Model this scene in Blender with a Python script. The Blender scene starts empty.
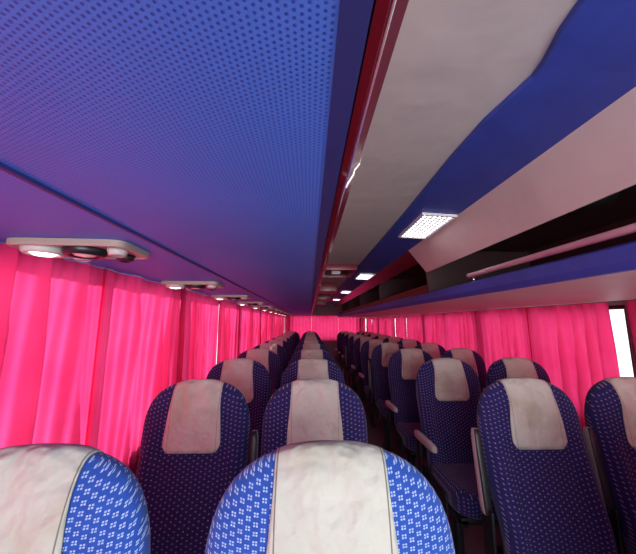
import bpy, math, random
from mathutils import Vector, Matrix
random.seed(7)
scene=bpy.context.scene
col=scene.collection
try:
    scene.view_settings.view_transform='Standard'
except Exception: pass

# ---------------------------------------------------------------- materials
def newmat(name):
    m=bpy.data.materials.new(name); m.use_nodes=True
    nt=m.node_tree; b=nt.nodes['Principled BSDF']
    return m,nt,b
def N(nt,t,**k):
    n=nt.nodes.new(t)
    for a,v in k.items(): setattr(n,a,v)
    return n
def mth(nt,op,a,b=None,c=None):
    n=nt.nodes.new('ShaderNodeMath'); n.operation=op
    for i,v in enumerate((a,b,c)):
        if v is None: continue
        if isinstance(v,(int,float)): n.inputs[i].default_value=v
        else: nt.links.new(v,n.inputs[i])
    return n.outputs[0]
def mixc(nt,f,a,b):
    n=nt.nodes.new('ShaderNodeMix'); n.data_type='RGBA'
    for i,v in ((0,f),(6,a),(7,b)):
        if isinstance(v,(int,float)): n.inputs[i].default_value=v
        elif isinstance(v,tuple): n.inputs[i].default_value=(*v,1) if len(v)==3 else v
        else: nt.links.new(v,n.inputs[i])
    return n.outputs[2]
def coords(nt):
    tc=nt.nodes.new('ShaderNodeTexCoord'); s=nt.nodes.new('ShaderNodeSeparateXYZ')
    nt.links.new(tc.outputs['Object'],s.inputs[0]); return tc.outputs['Object'],s.outputs
def noise(nt,vec,scale,detail=3):
    n=nt.nodes.new('ShaderNodeTexNoise'); n.inputs['Scale'].default_value=scale; n.inputs['Detail'].default_value=detail
    nt.links.new(vec,n.inputs['Vector']); return n.outputs['Fac']
def simple(name,c,rough=.6,metal=0,var=.12,nscale=8,spec=.5):
    m,nt,b=newmat(name); v,_=coords(nt)
    f=noise(nt,v,nscale)
    d=tuple(x*(1-var) for x in c); l=tuple(min(1,x*(1+var)) for x in c)
    nt.links.new(mixc(nt,f,d,l),b.inputs['Base Color'])
    b.inputs['Roughness'].default_value=rough; b.inputs['Metallic'].default_value=metal
    b.inputs['Specular IOR Level'].default_value=spec
    return m
def bump(nt,b,h,strength=.3,dist=.002):
    n=nt.nodes.new('ShaderNodeBump'); n.inputs['Strength'].default_value=strength; n.inputs['Distance'].default_value=dist
    nt.links.new(h,n.inputs['Height']); nt.links.new(n.outputs[0],b.inputs['Normal'])
def frac(nt,a): return mth(nt,'FRACT',a)
def band(nt,f,c,h):
    return mth(nt,'LESS_THAN',mth(nt,'ABSOLUTE',mth(nt,'SUBTRACT',f,c)),h)

def vinyl(name,c,stain=.25):
    m,nt,b=newmat(name); v,s=coords(nt)
    nz=noise(nt,v,3.0,3); st=noise(nt,v,2.2,5); cr=noise(nt,v,7.0,2)
    base=mixc(nt,nz,tuple(x*.88 for x in c),tuple(min(1,x*1.1) for x in c))
    mr=N(nt,'ShaderNodeMapRange'); nt.links.new(st,mr.inputs[0]); mr.inputs[1].default_value=.52; mr.inputs[2].default_value=.75
    mr.inputs[3].default_value=0; mr.inputs[4].default_value=stain*2
    nt.links.new(mixc(nt,mr.outputs[0],base,tuple(x*.6 for x in c)),b.inputs['Base Color'])
    b.inputs['Roughness'].default_value=.55
    bump(nt,b,cr,.25,.02)
    return m

def perforated(name,c,cd,sp=.0056):
    m,nt,b=newmat(name); v,s=coords(nt)
    u=mth(nt,'DIVIDE',s[0],sp); w=mth(nt,'DIVIDE',s[1],sp)
    a=mth(nt,'SUBTRACT',frac(nt,u),.5)
    w2=mth(nt,'ADD',w,mth(nt,'MULTIPLY',mth(nt,'MODULO',mth(nt,'FLOOR',mth(nt,'ADD',u,1000.0)),2.0),.5))
    d=mth(nt,'SUBTRACT',frac(nt,w2),.5)
    r=mth(nt,'SQRT',mth(nt,'ADD',mth(nt,'MULTIPLY',a,a),mth(nt,'MULTIPLY',d,d)))
    mr=N(nt,'ShaderNodeMapRange'); nt.links.new(r,mr.inputs[0])
    mr.inputs[1].default_value=.14; mr.inputs[2].default_value=.34; mr.inputs[3].default_value=1; mr.inputs[4].default_value=0
    nz=noise(nt,v,3.0)
    base=mixc(nt,nz,tuple(x*.85 for x in c),tuple(x*1.15 for x in c))
    nt.links.new(mixc(nt,mr.outputs[0],base,cd),b.inputs['Base Color'])
    b.inputs['Roughness'].default_value=.5
    bump(nt,b,mth(nt,'SUBTRACT',1.0,mr.outputs[0]),.3,.001)
    return m

def weave(name,c,c2,dot,sp,dense):
    m,nt,b=newmat(name); v,s=coords(nt)
    u=mth(nt,'DIVIDE',mth(nt,'ADD',s[0],10.0),sp)
    y=mth(nt,'ADD',mth(nt,'SUBTRACT',s[2],mth(nt,'MULTIPLY',s[1],.8)),10.0)
    w=mth(nt,'DIVIDE',y,sp)
    w=mth(nt,'ADD',w,mth(nt,'MULTIPLY',mth(nt,'MODULO',mth(nt,'FLOOR',u),2.0),.5))
    fu=frac(nt,u); fw=frac(nt,w)
    if dense:
        m1=mth(nt,'MULTIPLY',band(nt,fu,.5,.30),band(nt,fw,.5,.24))
        gap=mth(nt,'MAXIMUM',band(nt,fu,.5,.06),band(nt,fw,.5,.05))
        mk=mth(nt,'MULTIPLY',m1,mth(nt,'SUBTRACT',1.0,gap))
    else:
        mk=mth(nt,'MULTIPLY',band(nt,fu,.5,.16),band(nt,fw,.5,.12))
    nz=noise(nt,v,60.0); fine=noise(nt,v,320.0,1)
    base=mixc(nt,nz,c,c2)
    mk2=mth(nt,'MULTIPLY',mk,mth(nt,'ADD',.45,mth(nt,'MULTIPLY',fine,.6)))
    nt.links.new(mixc(nt,mk2,base,dot),b.inputs['Base Color'])
    b.inputs['Roughness'].default_value=.9; b.inputs['Specular IOR Level'].default_value=.15
    b.inputs['Sheen Weight'].default_value=.12
    bump(nt,b,mth(nt,'ADD',nz,mk),.4,.002)
    return m

def curtain_mat():
    m,nt,b=newmat('pink_curtain_fabric')
    v,s=coords(nt)
    nz=noise(nt,v,5.0,4)
    c=mixc(nt,nz,(.82,.022,.145),(.95,.075,.245))
    nt.nodes.remove(b)
    d=N(nt,'ShaderNodeBsdfDiffuse'); t=N(nt,'ShaderNodeBsdfTranslucent'); mx=N(nt,'ShaderNodeMixShader')
    nt.links.new(c,d.inputs[0]); nt.links.new(c,t.inputs[0])
    mx.inputs[0].default_value=.62
    nt.links.new(d.outputs[0],mx.inputs[1]); nt.links.new(t.outputs[0],mx.inputs[2])
    out=[n for n in nt.nodes if n.type=='OUTPUT_MATERIAL'][0]
    nt.links.new(mx.outputs[0],out.inputs[0])
    return m
def emis(name,c,st,dots=False):
    m,nt,b=newmat(name)
    b.inputs['Base Color'].default_value=(*c,1)
    b.inputs['Emission Strength'].default_value=st
    if dots:
        v,s=coords(nt)
        a=mth(nt,'SUBTRACT',frac(nt,mth(nt,'DIVIDE',mth(nt,'ADD',s[0],1.64),.0273)),.5); d=mth(nt,'SUBTRACT',frac(nt,mth(nt,'DIVIDE',mth(nt,'ADD',s[1],2.05),.041)),.5)
        r=mth(nt,'SQRT',mth(nt,'ADD',mth(nt,'MULTIPLY',a,a),mth(nt,'MULTIPLY',d,d)))
        k=mth(nt,'LESS_THAN',r,.32)
        nt.links.new(mixc(nt,k,(.055,.05,.055),(1,1,1)),b.inputs['Emission Color'])
        b.inputs['Base Color'].default_value=(.4,.4,.4,1)
    else:
        b.inputs['Emission Color'].default_value=(*c,1)
    return m
def pane_mat():
    m,nt,b=newmat('window_glass'); nt.nodes.remove(b)
    t=N(nt,'ShaderNodeBsdfTransparent'); g=N(nt,'ShaderNodeBsdfGlossy'); mx=N(nt,'ShaderNodeMixShader')
    t.inputs[0].default_value=(.95,.97,.97,1); g.inputs['Roughness'].default_value=.02; mx.inputs[0].default_value=.05
    nt.links.new(t.outputs[0],mx.inputs[1]); nt.links.new(g.outputs[0],mx.inputs[2])
    out=[n for n in nt.nodes if n.type=='OUTPUT_MATERIAL'][0]; nt.links.new(mx.outputs[0],out.inputs[0])
    return m
def cover_mat(name,c,seam):
    m,nt,b=newmat(name); v,s=coords(nt)
    ax=mth(nt,'ABSOLUTE',s[0])
    k=band(nt,ax,.103,.0014)
    oi=N(nt,'ShaderNodeObjectInfo'); va=N(nt,'ShaderNodeVectorMath'); va.operation='ADD'
    nt.links.new(v,va.inputs[0]); cx=N(nt,'ShaderNodeCombineXYZ')
    nt.links.new(mth(nt,'MULTIPLY',oi.outputs['Random'],20.0),cx.inputs[0]); nt.links.new(cx.outputs[0],va.inputs[1])
    vv=va.outputs[0]
    nz=noise(nt,vv,9.0,5); st=noise(nt,vv,7.0,5); big=noise(nt,vv,16.0,2); thread=noise(nt,vv,420.0,1)
    base=mixc(nt,nz,tuple(x*.80 for x in c),tuple(min(1,x*1.1) for x in c))
    base=mixc(nt,mth(nt,'MULTIPLY',thread,.25),base,tuple(x*.6 for x in c))
    mr=N(nt,'ShaderNodeMapRange'); nt.links.new(st,mr.inputs[0]); mr.inputs[1].default_value=.50; mr.inputs[2].default_value=.70
    mr.inputs[3].default_value=0; mr.inputs[4].default_value=.7
    base=mixc(nt,mr.outputs[0],base,(c[0]*.66,c[1]*.60,c[2]*.50))
    nt.links.new(mixc(nt,k,base,seam),b.inputs['Base Color'])
    b.inputs['Roughness'].default_value=.85; b.inputs['Specular IOR Level'].default_value=.15
    bump(nt,b,mth(nt,'ADD',mth(nt,'MULTIPLY',nz,.5),big),1.0,.026)
    return m

M=dict(
 blue_perf=perforated('blue_perforated_vinyl',(.065,.19,.68),(.018,.06,.36)),
 blue_vinyl=simple('blue_vinyl',(.04,.065,.38),.5,0,.25,12),
 navy=simple('dark_blue_edge',(.02,.03,.16),.5),
 beige=vinyl('beige_vinyl',(.63,.52,.50),.12),
 beige2=vinyl('cream_vinyl',(.64,.54,.52),.12),
 maroon=simple('maroon_gloss',(.13,.004,.010),.25,0,.2,10),
 red=simple('red_painted_panel',(.30,.02,.04),.3,0,.2,10),
 dark=simple('dark_maroon_lining',(.045,.015,.018),.6),
 black=simple('black_plastic',(.015,.014,.018),.4),
 steel=simple('black_steel',(.03,.03,.035),.35,.6),
 grey=simple('grey_plastic',(.48,.46,.45),.45),
 white=simple('white_painted_tube',(.90,.88,.88),.3),
 chrome=simple('chrome',(.7,.7,.7),.15,1.0),
 wall=simple('grey_laminate',(.18,.13,.15),.6),
 floor=simple('dark_vinyl_floor',(.16,.12,.14),.5,0,.3,20),
 lampplate=simple('cream_plastic',(.34,.28,.24),.35),
 fabric=weave('navy_patterned_fabric',(.012,.011,.066),(.026,.022,.125),(.36,.25,.44),.018,False),
 fabric_lit=weave('blue_woven_fabric_lit',(.013,.048,.24),(.024,.080,.37),(.40,.51,.70),.0140,True),  # paler blue weave, also brightened to carry the stronger light on the front row
 cover=cover_mat('cream_cover',(.58,.54,.48),(.34,.27,.27)),
 cover1=cover_mat('white_cream_cover',(.48,.49,.42),(.16,.15,.13)),
 curtain=curtain_mat(),
 led=emis('led_diffuser',(1,1,1),6.0,True),
 lamp=emis('lamp_lens',(1,.95,.9),3.0),
 lampoff=simple('frosted_lens',(.7,.65,.62),.25),
 pane=pane_mat(),
)
# ---------------------------------------------------------------- mesh helpers
def mkobj(name,verts,faces,mats,smooth=False,fm=None,loc=(0,0,0)):
    me=bpy.data.meshes.new(name); me.from_pydata(verts,[],faces); 
    if not isinstance(mats,(list,tuple)): mats=[mats]
    for m in mats: me.materials.append(m)
    if fm:
        for p,i in zip(me.polygons,fm): p.material_index=i
    import bmesh
    bm=bmesh.new(); bm.from_mesh(me); bmesh.ops.recalc_face_normals(bm,faces=bm.faces); bm.to_mesh(me); bm.free()
    if smooth:
        for p in me.polygons: p.use_smooth=True
    ob=bpy.data.objects.new(name,me); ob.location=loc; col.objects.link(ob); return ob
def box_geo(V,F,x0,x1,y0,y1,z0,z1):
    o=len(V)
    V+= [(x0,y0,z0),(x1,y0,z0),(x1,y1,z0),(x0,y1,z0),(x0,y0,z1),(x1,y0,z1),(x1,y1,z1),(x0,y1,z1)]
    F+= [tuple(o+i for i in f) for f in ((0,3,2,1),(4,5,6,7),(0,1,5,4),(1,2,6,5),(2,3,7,6),(3,0,4,7))]
def boxes(name,lst,mat,bev=0,loc=(0,0,0)):
    V=[];F=[]
    for b in lst: box_geo(V,F,*b)
    o=mkobj(name,V,F,mat,loc=loc)
    if bev:
        md=o.modifiers.new('bevel','BEVEL'); md.width=bev; md.segments=3
        for p in o.data.polygons: p.use_smooth=True
        md.harden_normals=False
        md.limit_method='ANGLE'
    return o
def extrude(name,pts,y0,y1,mat,ny=1):
    n=len(pts); V=[];F=[]
    for j in range(ny+1):
        y=y0+(y1-y0)*j/ny
        V+=[(x,y,z) for x,z in pts]
    for j in range(ny):
        for i in range(n):
            k=(i+1)%n
            F.append((j*n+i,j*n+k,(j+1)*n+k,(j+1)*n+i))
    F.append(tuple(range(n))); F.append(tuple(reversed([ny*n+i for i in range(n)])))
    return mkobj(name,V,F,mat)
def tube(name,path,r,mat,seg=12):
    V=[];F=[];n=len(path)
    for i,p in enumerate(path):
        p=Vector(p); a=Vector(path[max(0,i-1)]); b=Vector(path[min(n-1,i+1)]); t=(b-a).normalized()
        up=Vector((0,0,1)) if abs(t.z)<.9 else Vector((1,0,0))
        s=t.cross(up).normalized(); u=s.cross(t)
        for k in range(seg):
            q=2*math.pi*k/seg; V.append(tuple(p+s*math.cos(q)*r+u*math.sin(q)*r))
    for i in range(n-1):
        for k in range(seg):
            l=(k+1)%seg; F.append((i*seg+k,i*seg+l,(i+1)*seg+l,(i+1)*seg+k))
    F.append(tuple(range(seg))); F.append(tuple((n-1)*seg+k for k in range(seg)))
    return mkobj(name,V,F,mat,True)
def lathe(name,prof,mat,seg=32,loc=(0,0,0)):
    V=[];F=[];n=len(prof)
    for k in range(seg):
        a=2*math.pi*k/seg
        V+=[(r*math.cos(a),r*math.sin(a),z) for r,z in prof]
    for k in range(seg):
        l=(k+1)%seg
        for i in range(n-1): F.append((k*n+i,l*n+i,l*n+i+1,k*n+i+1))
    F.append(tuple(k*n for k in range(seg))); F.append(tuple(k*n+n-1 for k in range(seg)))
    return mkobj(name,V,F,mat,True,loc=loc)
def empty(name,loc):
    e=bpy.data.objects.new(name,None); e.empty_display_size=.1; e.location=loc; col.objects.link(e); return e
def child(o,p):
    o.parent=p; return o
def top(o,label,cat,group=None):
    o['label']=label; o['category']=cat
    if group: o['group']=group
def struct(o,label,cat):
    o['kind']='structure'; top(o,label,cat)

XL,XR=-.88,1.80
YF,YB=-1.4,9.9
YR=YB-.10
CZ=2.0
# ---------------------------------------------------------------- shell
struct(boxes('floor',[(XL-.1,XR+.1,YF,YB,-.1,0)],M['floor']),'dark vinyl bus floor running under the seats','floor')
struct(boxes('ceiling',[(XL-.1,XR+.1,YF-.1,YB+.1,CZ,CZ+.06)],M['beige']),'pinkish beige vinyl bus ceiling','ceiling')
WZ0,WZ1=.78,1.60
Lposts=[.42-1.55,.42,1.97,3.52,5.07,6.62,8.17,9.7]
Rposts=[.1-1.35,.1,1.66,3.22,4.78,6.34,7.9,9.46]
def wall(name,x0,x1,posts,zt,label):
    L=[(x0,x1,YF,YB,0,WZ0),(x0,x1,YF,YB,zt,CZ)]
    for p in posts: L.append((x0,x1,p-.04,p+.04,WZ0,zt))
    struct(boxes(name,L,M['wall']),label,'wall')
wall('wall_left',XL-.06,XL,Lposts,1.595,'grey laminate side wall with curtained window openings')
wall('wall_right',XR,XR+.06,Rposts,1.50,'grey laminate side wall with curtained windows beside paired seats')
struct(boxes('wall_back',[(XL,XR,YB,YB+.06,0,.85),(XL,XR,YB,YB+.06,1.58,CZ),(XL,XL+.25,YB,YB+.06,.85,1.58),(XR-.25,XR,YB,YB+.06,.85,1.58)],M['wall']),'rear bus wall with a curtained window','wall')
struct(boxes('wall_front',[(XL,XR,YF-.06,YF,0,.75),(XL,XR,YF-.06,YF,1.93,CZ),(XL,XL+.1,YF-.06,YF,.75,1.93),(XR-.1,XR,YF-.06,YF,.75,1.93)],M['wall']),'front bus wall around an open windscreen','wall')
wn=1
def window(x,posts,zt):
    global wn
    for a,b in zip(posts[:-1],posts[1:]):
        a+=.04;b-=.04
        V=[];F=[]
        t=.025; m=(a+b)/2
        for q in [(x-.012,x+.012,a,b,WZ0,WZ0+t),(x-.012,x+.012,a,b,zt-t,zt),(x-.012,x+.012,a,a+t,WZ0+t,zt-t),(x-.012,x+.012,b-t,b,WZ0+t,zt-t),(x-.012,x+.012,m-.02,m+.02,WZ0+t,zt-t)]:
            box_geo(V,F,*q)
        fm=[0]*len(F); o=len(V)
        V+=[(x,a+t,WZ0+t),(x,b-t,WZ0+t),(x,b-t,zt-t),(x,a+t,zt-t)]; F.append((o,o+1,o+2,o+3)); fm.append(1)
        w=mkobj('window_%d'%wn,V,F,[M['black'],M['pane']],fm=fm)
        struct(w,'sliding bus window in a black frame behind pink curtains','window'); wn+=1
window(XL-.03,Lposts,1.595); window(XR+.03,Rposts,1.50)

# ---------------------------------------------------------------- ceiling trims
ys=[YF,.40,.52,.60,.64,.70,.80,1.0,1.6,YB]; xl=[.46,.462,.48,.505,.51,.50,.485,.48,.49,.49]
V=[];F=[]
for y,x in zip(ys,xl): V+=[(x,y,CZ-.001),(x+.004,y,CZ-.014),(.77,y,CZ-.03),(.79,y,CZ-.001)]
for j in range(len(ys)-1):
    for i in range(4):
        k=(i+1)%4; F.append((j*4+i,j*4+k,j*4+4+k,j*4+4+i))
F+= [(0,1,2,3),tuple((len(ys)-1)*4+i for i in range(4))]
struct(mkobj('trim_1',V,F,M['blue_vinyl']),'blue vinyl strip along the ceiling above the aisle','ceiling trim')
struct(extrude('trim_2',[(.765,CZ-.028),(.79,CZ-.004),(.93,1.80),(.905,1.792)],YF,2.35,M['beige2']),'beige valance panel above the luggage opening','ceiling trim')
struct(extrude('trim_3',[(.765,CZ-.028),(.79,CZ-.004),(.88,1.885),(.86,1.875)],2.36,YB,M['maroon']),'short maroon valance above the luggage opening','ceiling trim')

# ---------------------------------------------------------------- left overhead berth
lr=empty('overhead_berth',(0,0,0)); q=-.022
p=boxes('underside_panel',[(-.455,.012+q,YF,YR,1.617,1.63)],M['blue_perf']); child(p,lr)
p=boxes('outer_underside_panel',[(XL+.002,-.462,YF,YR,1.612,1.63)],M['blue_perf']); child(p,lr)
p=boxes('seam_strip',[(-.4625,-.4545,YF,YR,1.6105,1.631)],M['navy']); child(p,lr)
p=extrude('edge_strip',[(.012+q,1.615),(.034+q,1.612),(.036+q,1.63),(.012+q,1.63)],YF,YR,M['navy']); child(p,lr)
p=extrude('edge_trim',[(.036+q,1.614),(.046+q,1.616),(.052+q,1.624),(.066+q,1.640),(.070+q,1.656),(.036+q,1.656)],YF,YR,M['maroon']); child(p,lr)
p=boxes('berth_body',[(XL+.002,.05+q,YF,YR,1.657,CZ-.002)],M['beige2']); child(p,lr)
p=tube('metal_bead',[(.0495+q,YF,1.619),(.0495+q,YR,1.619)],.0016,M['chrome'],8); child(p,lr)
top(lr,'overhead sleeping berth with perforated blue vinyl underside','overhead berth')
t=tube('cable_tie',[(.071+q,.43,1.652),(.068+q,.43,1.640),(.060+q,.428,1.630),(.058+q,.43,1.622),(.051+q,.432,1.612),(.047+q,.436,1.604)],.0014,M['white'],8)
top(t,'short white cable tie hanging from the maroon trim','cable tie')

# ---------------------------------------------------------------- right luggage rack
rr=empty('luggage_rack',(.9,0,1.55))
def ch(o,par):
    o.parent=par; o.matrix_parent_inverse=Matrix.Translation(-Vector(par.location)); return o
ch(extrude('shelf',[(.925,1.552),(XR-.003,1.524),(XR-.003,1.544),(.925,1.572)],YF,YR,M['beige']),rr)
ch(extrude('lip',[(.905,1.55),(.925,1.55),(.925,1.628),(.91,1.632),(.895,1.622),(.892,1.575)],YF,YR,M['blue_vinyl']),rr)
ch(boxes('lining',[(XR-.02,XR-.003,YF,YR,1.55,CZ-.003)],M['dark']),rr)
ch(boxes('lining_top',[(.94,XR-.02,YF,YR,CZ-.02,CZ-.003)],M['dark']),rr)
ch(tube('guard_rail',[(.905,YF,1.668),(.905,1.72,1.668)],.0135,M['white']),rr)
for y in (-.6,.5,1.68):
    ch(tube('rail_bracket',[(.912,y,1.625),(.908,y,1.66)],.006,M['chrome'],8),rr)
for y in (2.36,4.0,5.6,7.2,8.8):
    ch(extrude('divider',[(.93,1.575),(XR-.03,1.555),(XR-.03,CZ-.03),(.96,CZ-.03),(.90,1.86)],y,y+.02,M['dark']),rr)
ch(boxes('maroon_door',[(.925,.94,2.40,YR-.02,1.63,1.70)],M['maroon']),rr)
top(rr,'open luggage rack with blue padded lip and white guard rail','luggage rack')

sp=lathe('speaker',[(.0,-.05),(.05,-.048),(.09,-.03),(.10,-.01),(.105,0)],M['black'],loc=(1.3,1.33,CZ-.022))
top(sp,'dark round speaker fixed inside the luggage rack','speaker')

# ---------------------------------------------------------------- lamp units (left)
def plate_geo():
    V=[];F=[];n=64
    for (s,z) in ((1.0,0),(1.0,-.012),(.98,-.017),(.93,-.018),(.90,-.014),(.88,-.013)):
        for k in range(n):
            a=2*math.pi*k/n; e=2/7.5
            x=.148*s*math.copysign(abs(math.cos(a))**e,math.cos(a)); y=.09*s*math.copysign(abs(math.sin(a))**e,math.sin(a))
            V.append((x,y,z))
    for j in range(5):
        for k in range(n): F.append((j*n+k,j*n+(k+1)%n,(j+1)*n+(k+1)%n,(j+1)*n+k))
    F.append(tuple(range(n))); F.append(tuple(5*n+k for k in range(n)))
    return mkobj('base_plate',V,F,M['lampplate'])
def ring(name,R,r,mat,loc):
    prof=[(R+r*math.cos(a),1.5*r*math.sin(a)) for a in [2*math.pi*i/10 for i in range(10)]]
    V=[];F=[];seg=32
    for k in range(seg):
        a=2*math.pi*k/seg; V+=[(q*math.cos(a),q*math.sin(a),z) for q,z in prof]
    for k in range(seg):
        l=(k+1)%seg
        for i in range(10): F.append((k*10+i,l*10+i,l*10+(i+1)%10,k*10+(i+1)%10))
    return mkobj(name,V,F,mat,True,loc=loc)
def lens(mat,R,loc): return lathe('lamp_lens',[(0,-.022),(R*.6,-.019),(R*.95,-.010),(R,0)],mat,loc=loc)
def nozzle(loc,m='grey'): return lathe('air_nozzle',[(0,-.012),(.010,-.012),(.014,-.020),(.022,-.015),(.026,0)],M[m],loc=loc)
proto=[plate_geo(), lens(M['lamp'],.036,(-.086,-.028,-.014)), ring('lamp_ring',.040,.009,M['grey'],(-.086,-.028,-.018)),
       lens(M['lampoff'],.036,(.02,-.028,-.014)), ring('lamp_ring',.041,.011,M['steel'],(.02,-.028,-.018)),
       nozzle((.105,-.028,-.013)),nozzle((.085,.048,-.013),'black'),nozzle((-.035,.048,-.013))]
for i in range(11):
    y=.85+.81*i
    e=empty('reading_lamp',(-.668,y,1.611))
    e.rotation_euler=(0,0,.05)
    for o in proto:
        c=o if i==0 else o.copy()
        if i: col.objects.link(c)
        c.parent=e
    top(e,'cream reading lamp unit with round lenses under the berth','reading lamp','reading lamps along the berth')

# ---------------------------------------------------------------- ceiling LED lights
def zs(x): return CZ-.014-.016*(x-.475)/.295
pl=None
for i,y in enumerate((1.74,3.75,5.75,7.75)):
    e=empty('ceiling_light',(.665,y,zs(.665)-.004)); e.rotation_euler=(0,.054,0)
    if i==0:
        fr=boxes('light_frame',[(-.095,.095,-.22,-.205,-.012,.002),(-.095,.095,.205,.22,-.012,.002),(-.095,-.082,-.205,.205,-.012,.002),(.082,.095,-.205,.205,-.012,.002)],M['white'])
        df=boxes('diffuser',[(-.082,.082,-.205,.205,-.008,.001)],M['led'])
        pl=[fr,df]
    for o in pl:
        c=o if i==0 else o.copy()
        if i: col.objects.link(c)
        c.parent=e
    top(e,'rectangular white led panel set in the blue ceiling strip','ceiling light','led ceiling lights')
# ---------------------------------------------------------------- ceiling hatch
h=empty('ceiling_hatch',(.27,3.4,CZ))
for nm,bx,mt in (('hatch_frame',[(-.2,.2,-.3,-.25,-.06,-.001),(-.2,.2,.25,.3,-.06,-.001),(-.2,-.15,-.25,.25,-.06,-.001),(.15,.2,-.25,.25,-.06,-.001)],M['red']),
                 ('hatch_panel',[(-.15,.15,-.25,.25,-.02,-.001)],M['black']),
                 ('hatch_handle',[(-.05,.05,-.02,.02,-.06,-.02)],M['white'])):
    child(boxes(nm,bx,mt,.004),h)
top(h,'maroon framed roof hatch with a white handle over the aisle','roof hatch')
for y in (4.6,6.3,7.9):
    b=boxes('ceiling_speaker',[(.10,.40,y,y+.3,CZ-.14,CZ-.001)],M['red'],.01)
    top(b,'maroon boxed speaker on the ceiling above the aisle','speaker','ceiling speakers')

# ---------------------------------------------------------------- curtains
def curtain(side,a,b,zt,zb,seed,off,ea,eb):
    rnd=random.Random(seed)
    ny=220; nz=16; V=[];F=[]
    ph=[rnd.uniform(0,6.28) for _ in range(8)]
    L=b-a
    for j in range(nz+1):
        v=j/nz; z=zt+(zb-zt)*v
        for i in range(ny+1):
            u=i/ny; y=a+L*u
            w=u*L
            y+= .012*math.sin(7*w+ph[0]+v)*math.sin(math.pi*u)*v
            sw=.55+.45*min(1,v*3)
            q=w*44+3.2*math.sin(w*8+ph[1])+ 1.4*v*math.sin(w*5+ph[5])
            fold=1-2*abs(math.sin(q/2))**.6
            d=.023*fold+.009*math.sin(w*23+ph[2]+1.2*v)+.006*math.sin(w*118+ph[3]+v*3)
            d+= .008*math.sin(w*7+ph[4]+2*v)*v
            o=off
            if ea is not None:
                t=max(0,1-w/.07); d*=(1-.85*t); o+=ea*t
            if eb is not None:
                t=max(0,1-(L-w)/.07); d*=(1-.85*t); o+=eb*t
            d=max(-.034,min(.034,d))
            V.append((side[0]+side[1]*(o+d*sw),y,z+.004*math.sin(w*40+ph[2])*(v)))
    for j in range(nz):
        for i in range(ny):
            k=j*(ny+1)+i; F.append((k,k+1,k+ny+2,k+ny+1))
    return mkobj('curtain',V,F,M['curtain'],True)
s=0
for side,posts,zt,g in (((XL,1),Lposts,1.609,'curtains on the berth side'),((XR,-1),Rposts,1.516,'curtains on the luggage rack side')):
    for wi,(a,b) in enumerate(zip(posts[:-1],posts[1:])):  # unseen first berth-side pair is added to keep sun off the front seats
        if wi==0 and side[1]<0: continue       # unseen front window left bare to let sky light in
        m=(a+b)/2
        a1=a+.01
        if side[1]<0 and wi==2: a1=a+.11      # drawn back a little from the post
        for ci,(q0,q1) in enumerate(((a1,m+.02),(m-.02,b-random.choice((.0,.01,.03))))):
            s+=1
            c=curtain(side,q0,q1,zt,.66+random.uniform(-.01,.01),s,.038,None if ci==0 else .012,-.012 if ci==0 else None)
            top(c,'translucent bright pink pleated curtain hanging over a bus window','curtain',g)
for i in range(3):
    x0=XL+.05+i*.87; x1=x0+.868
    V=[];F=[]; ny=90
    for j in range(5):
        z=1.6-.8*j/4
        for k in range(ny+1):
            x=x0+(x1-x0)*k/ny; V.append((x,YB-.05+.016*math.sin(x*55+i)+.006*math.sin(x*23),z))
    for j in range(4):
        for k in range(ny): q=j*(ny+1)+k; F.append((q,q+1,q+ny+2,q+ny+1))
    top(mkobj('curtain',V,F,M['curtain'],True),'pink pleated curtain covering the rear window','curtain','rear window curtains')

# ---------------------------------------------------------------- seats
Wt,Dt,H,K,n=.237,.056,.730,.235,2.75
h0=H-K
def Wl(h): return 1-.10*max(0,1-h/.45)**1.3
def sm(t): t=max(0,min(1,t)); return t*t*(3-2*t)
def deform(x,y,h):
    y2=y-.018*sm((h-.45)/.2) -.022*math.exp(-((h-.14)/.12)**2)
    if y<0:
        f=min(1,-y/.03)
        y2-= f*.024*math.exp(-((abs(x)-.185)/.035)**2)*(1-sm((h-.40)/.16))
        y2+= f*.006*math.exp(-((h-.43)/.018)**2)
    return (x,y2,h)
def sgnp(c,e): return math.copysign(abs(c)**e,c)
def backrest(mat):
    V=[];F=[];S=56; e=2/n; rings=[]
    for j in range(15): rings.append((j/14*h0,1,Wl(j/14*h0)))
    for j in range(1,13):
        a=j/13*math.pi/2; rings.append((h0+K*math.sin(a)**e,math.cos(a)**e,1))
    for h,c,w in rings:
        for k in range(S):
            a=2*math.pi*k/S
            V.append(deform(Wt*w*c*sgnp(math.cos(a),e),Dt*(c)*sgnp(math.sin(a),e),h))
    for j in range(len(rings)-1):
        for k in range(S): F.append((j*S+k,j*S+(k+1)%S,(j+1)*S+(k+1)%S,(j+1)*S+k))
    t=len(V); V.append(deform(0,0,h0+K)); L=(len(rings)-1)*S
    for k in range(S): F.append((L+k,L+(k+1)%S,t))
    F.append(tuple(range(S)))
    o=mkobj('backrest',V,F,mat,True); return o
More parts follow.
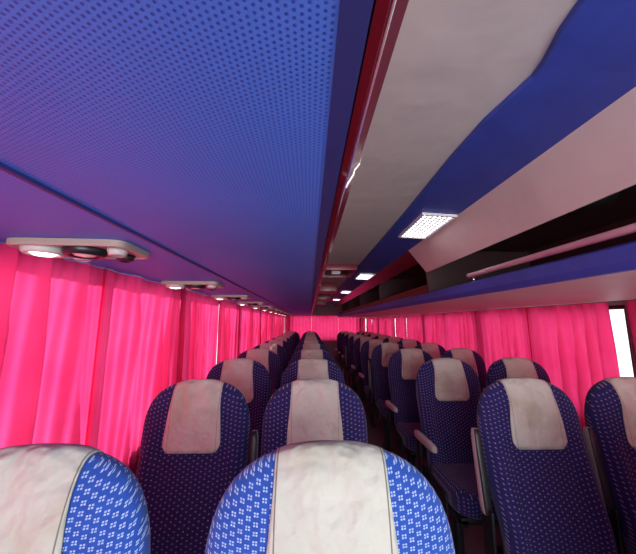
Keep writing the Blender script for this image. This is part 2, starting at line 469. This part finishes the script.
def cover(mat):
    V=[];F=[];o=.0045; W=Wt+o;D=Dt+o;Kk=K+o; cw=.122; NX=28; e=2/n
    for i in range(NX+1):
        x=-cw+2*cw*i/NX
        r=(1-abs(x/W)**n)**(1/n)
        colp=[]
        cr=.03*max(0,(abs(x)-(cw-.03))/.03)**2.5
        for q in (.435,.450,.465,.480): colp.append((-D*r,q+cr*(.495-q)/.06))
        for j in range(25):
            a=math.pi*j/24
            colp.append((-D*r*sgnp(math.cos(a),e),h0+Kk*r*abs(math.sin(a))**e))
        for q in (.46,.43): colp.append((D*r,q))
        rows=len(colp)
        for jj,(y,h) in enumerate(colp):
            xx=x*(1-.12*sm((h-h0+.02)/.2)) 
            p=deform(x,y,h); yy=p[1]+(-.002 if y<0 else .002)+.0015*math.sin(x*70+h*30)
            V.append((xx,yy,p[2]))
    for i in range(NX):
        for j in range(rows-1):
            F.append((i*rows+j,(i+1)*rows+j,(i+1)*rows+j+1,i*rows+j+1))
    ob=mkobj('head_cover',V,F,mat,True)
    md=ob.modifiers.new('s','SOLIDIFY'); md.thickness=.003; md.offset=0
    return ob
def cushion(mat):
    V=[];F=[];S=48;e=2/4.5; R=16
    for j in range(1,R):
        b=-math.pi/2+math.pi*j/R
        c=abs(math.cos(b))**e; z=.06*sgnp(math.sin(b),e)
        for k in range(S):
            a=2*math.pi*k/S
            x=.237*c*sgnp(math.cos(a),e); y=.235*c*sgnp(math.sin(a),e)
            zz=z
            if z>0: zz+= .018*math.exp(-((abs(x)-.19)/.035)**2)+.015*sm((-y-.05)/.2)
            V.append((x,y-.235,.425+zz))
    m=R-1
    for j in range(m-1):
        for k in range(S): F.append((j*S+k,j*S+(k+1)%S,(j+1)*S+(k+1)%S,(j+1)*S+k))
    F.append(tuple(range(S))); 
    t=len(V); V.append((0,-.235,.425+.06))
    for k in range(S): F.append(((m-1)*S+k,(m-1)*S+(k+1)%S,t))
    return mkobj('seat_cushion',V,F,mat,True)
def armrest():
    V=[];F=[];S=24;e=2/3.5
    st=[(.035,.5),(.03,.85),(.0,1),(-.1,1),(-.2,.95),(-.27,.85),(-.295,.6)]
    fm=[]
    for y,s in st:
        for k in range(S):
            a=2*math.pi*k/S; V.append((.0185*s*sgnp(math.cos(a),e),y,.026*s*sgnp(math.sin(a),e)))
    for j in range(len(st)-1):
        for k in range(S):
            F.append((j*S+k,j*S+(k+1)%S,(j+1)*S+(k+1)%S,(j+1)*S+k)); a=2*math.pi*(k+.5)/S
            fm.append(1 if math.sin(a)<-.55 else 0)
    F.append(tuple(range(S))); F.append(tuple((len(st)-1)*S+k for k in range(S))); fm+=[0,0]
    return mkobj('armrest',V,F,[M['grey'],M['black']],True,fm)
P={}
P['b']=backrest(M['fabric']); P['c']=cover(M['cover']); P['s']=cushion(M['fabric'])
P['b1']=backrest(M['fabric_lit']); P['c1']=cover(M['cover1']); P['s1']=cushion(M['fabric_lit'])
P['a']=armrest()
P['br']=boxes('armrest_bracket',[(-.006,.006,-.05,.03,-.24,.01)],M['steel'],.004)
P['f']=boxes('seat_frame',[(-.21,.21,-.42,-.38,.335,.37),(-.21,.21,-.10,-.06,.335,.37),(-.21,-.17,-.42,-.02,.32,.36),(.17,.21,-.42,-.02,.32,.36)],M['steel'],.004)
P['l']=boxes('leg',[(-.02,.02,-.36,-.10,.0,.03),(-.02,.02,-.27,-.19,.03,.335)],M['steel'],.006)
P['sh']=boxes('side_shield',[(-.006,.006,-.34,.05,.33,.45)],M['black'],.005)
def put(key,par,loc=(0,0,0),rot=(0,0,0)):
    c=P[key].copy(); col.objects.link(c); c.parent=par; c.location=loc; c.rotation_euler=rot; return c
rec0=-.20
rnd=random.Random(3)
for r in range(11):
    dtop=.655+.81*r
    for si,x in enumerate((-.540,-.004,.988,1.502)):
        rec=rec0+(rnd.uniform(-.025,.025) if r else 0)
        dx=0
        if r==0 and si==1: dx=.016
        if r==0 and si==0: dx=-.026
        if r==1 and si==0: dx=.006
        front=(r==0)
        y=dtop-.725*math.sin(.2)+.03
        e=empty('coach_seat',(x+dx,y,0))
        k='1' if front else ''
        bz=.430 if front else .41
        put('b'+k,e,(0,0,bz),(rec,0,0)); put('c'+k,e,(0,0,bz),(rec,0,0)); put('s'+k,e)
        put('f',e); put('l',e,(-.15,0,0)); put('l',e,(.15,0,0))
        sg=1 if si<2 else -1
        up=(si in(0,3)) or (r==1 and si==2) or (r in (4,7) and si==2) or (r==0)
        ax={0:.262,1:.265,2:-.265,3:-.256}[si]
        if up: put('a',e,(ax,.035,.63),(-math.pi/2+rec+.05,0,0))
        else: put('a',e,(ax,.035,.63),(-.04,0,0))
        put('br',e,(ax,.035,.615))
        if si in(1,2): put('sh',e,(.2475*sg,0,0))
        if front: lab='blue woven coach seat with white dashes and off-white headrest cover'
        else:
            lab='navy dotted coach seat, cream headrest cover'+(', beside curtains' if si in(0,3) else (', aisle armrest raised' if up else ', aisle armrest lowered'))
        top(e,lab,'seat','front row coach seats' if front else 'coach seats in rows')
for o in list(P.values()): bpy.data.objects.remove(o)

# ---------------------------------------------------------------- light
w=bpy.data.worlds.new('sky'); scene.world=w; w.use_nodes=True
nt=w.node_tree; bg=nt.nodes['Background']
bg.inputs[0].default_value=(.93,.96,1,1); bg.inputs[1].default_value=1.75
def sun(st,ang=.1,c=(1,.97,.93)):
    l=bpy.data.lights.new('sun','SUN'); l.energy=st; l.angle=ang; l.color=c
    o=bpy.data.objects.new('sun_light',l); col.objects.link(o)
    top(o,'daylight sun','sun'); return o
d=Vector((1,.95,-.45)); o=sun(8.0,.05); o.rotation_euler=d.to_track_quat('-Z','Y').to_euler()
def area(name,loc,rot,sx,sy,p,c,label):
    l=bpy.data.lights.new(name,'AREA'); l.shape='RECTANGLE'; l.size=sx; l.size_y=sy; l.energy=p; l.color=c
    o=bpy.data.objects.new(name,l); o.location=loc; o.rotation_euler=rot; col.objects.link(o); top(o,label,'daylight'); return o
area('windscreen_daylight',(.46,YF-.12,1.34),(math.radians(90),0,0),2.4,1.15,85,(.93,.98,1),'daylight entering through the windscreen')

# ---------------------------------------------------------------- camera
cam=bpy.data.cameras.new('camera'); co=bpy.data.objects.new('camera',cam); col.objects.link(co)
cam.sensor_width=36; cam.sensor_fit='HORIZONTAL'; cam.lens=17.0; cam.clip_start=.02
co.location=(-.03,0,1.40); co.rotation_euler=(math.radians(90+8.5),0,math.radians(-1.6))
scene.camera=co
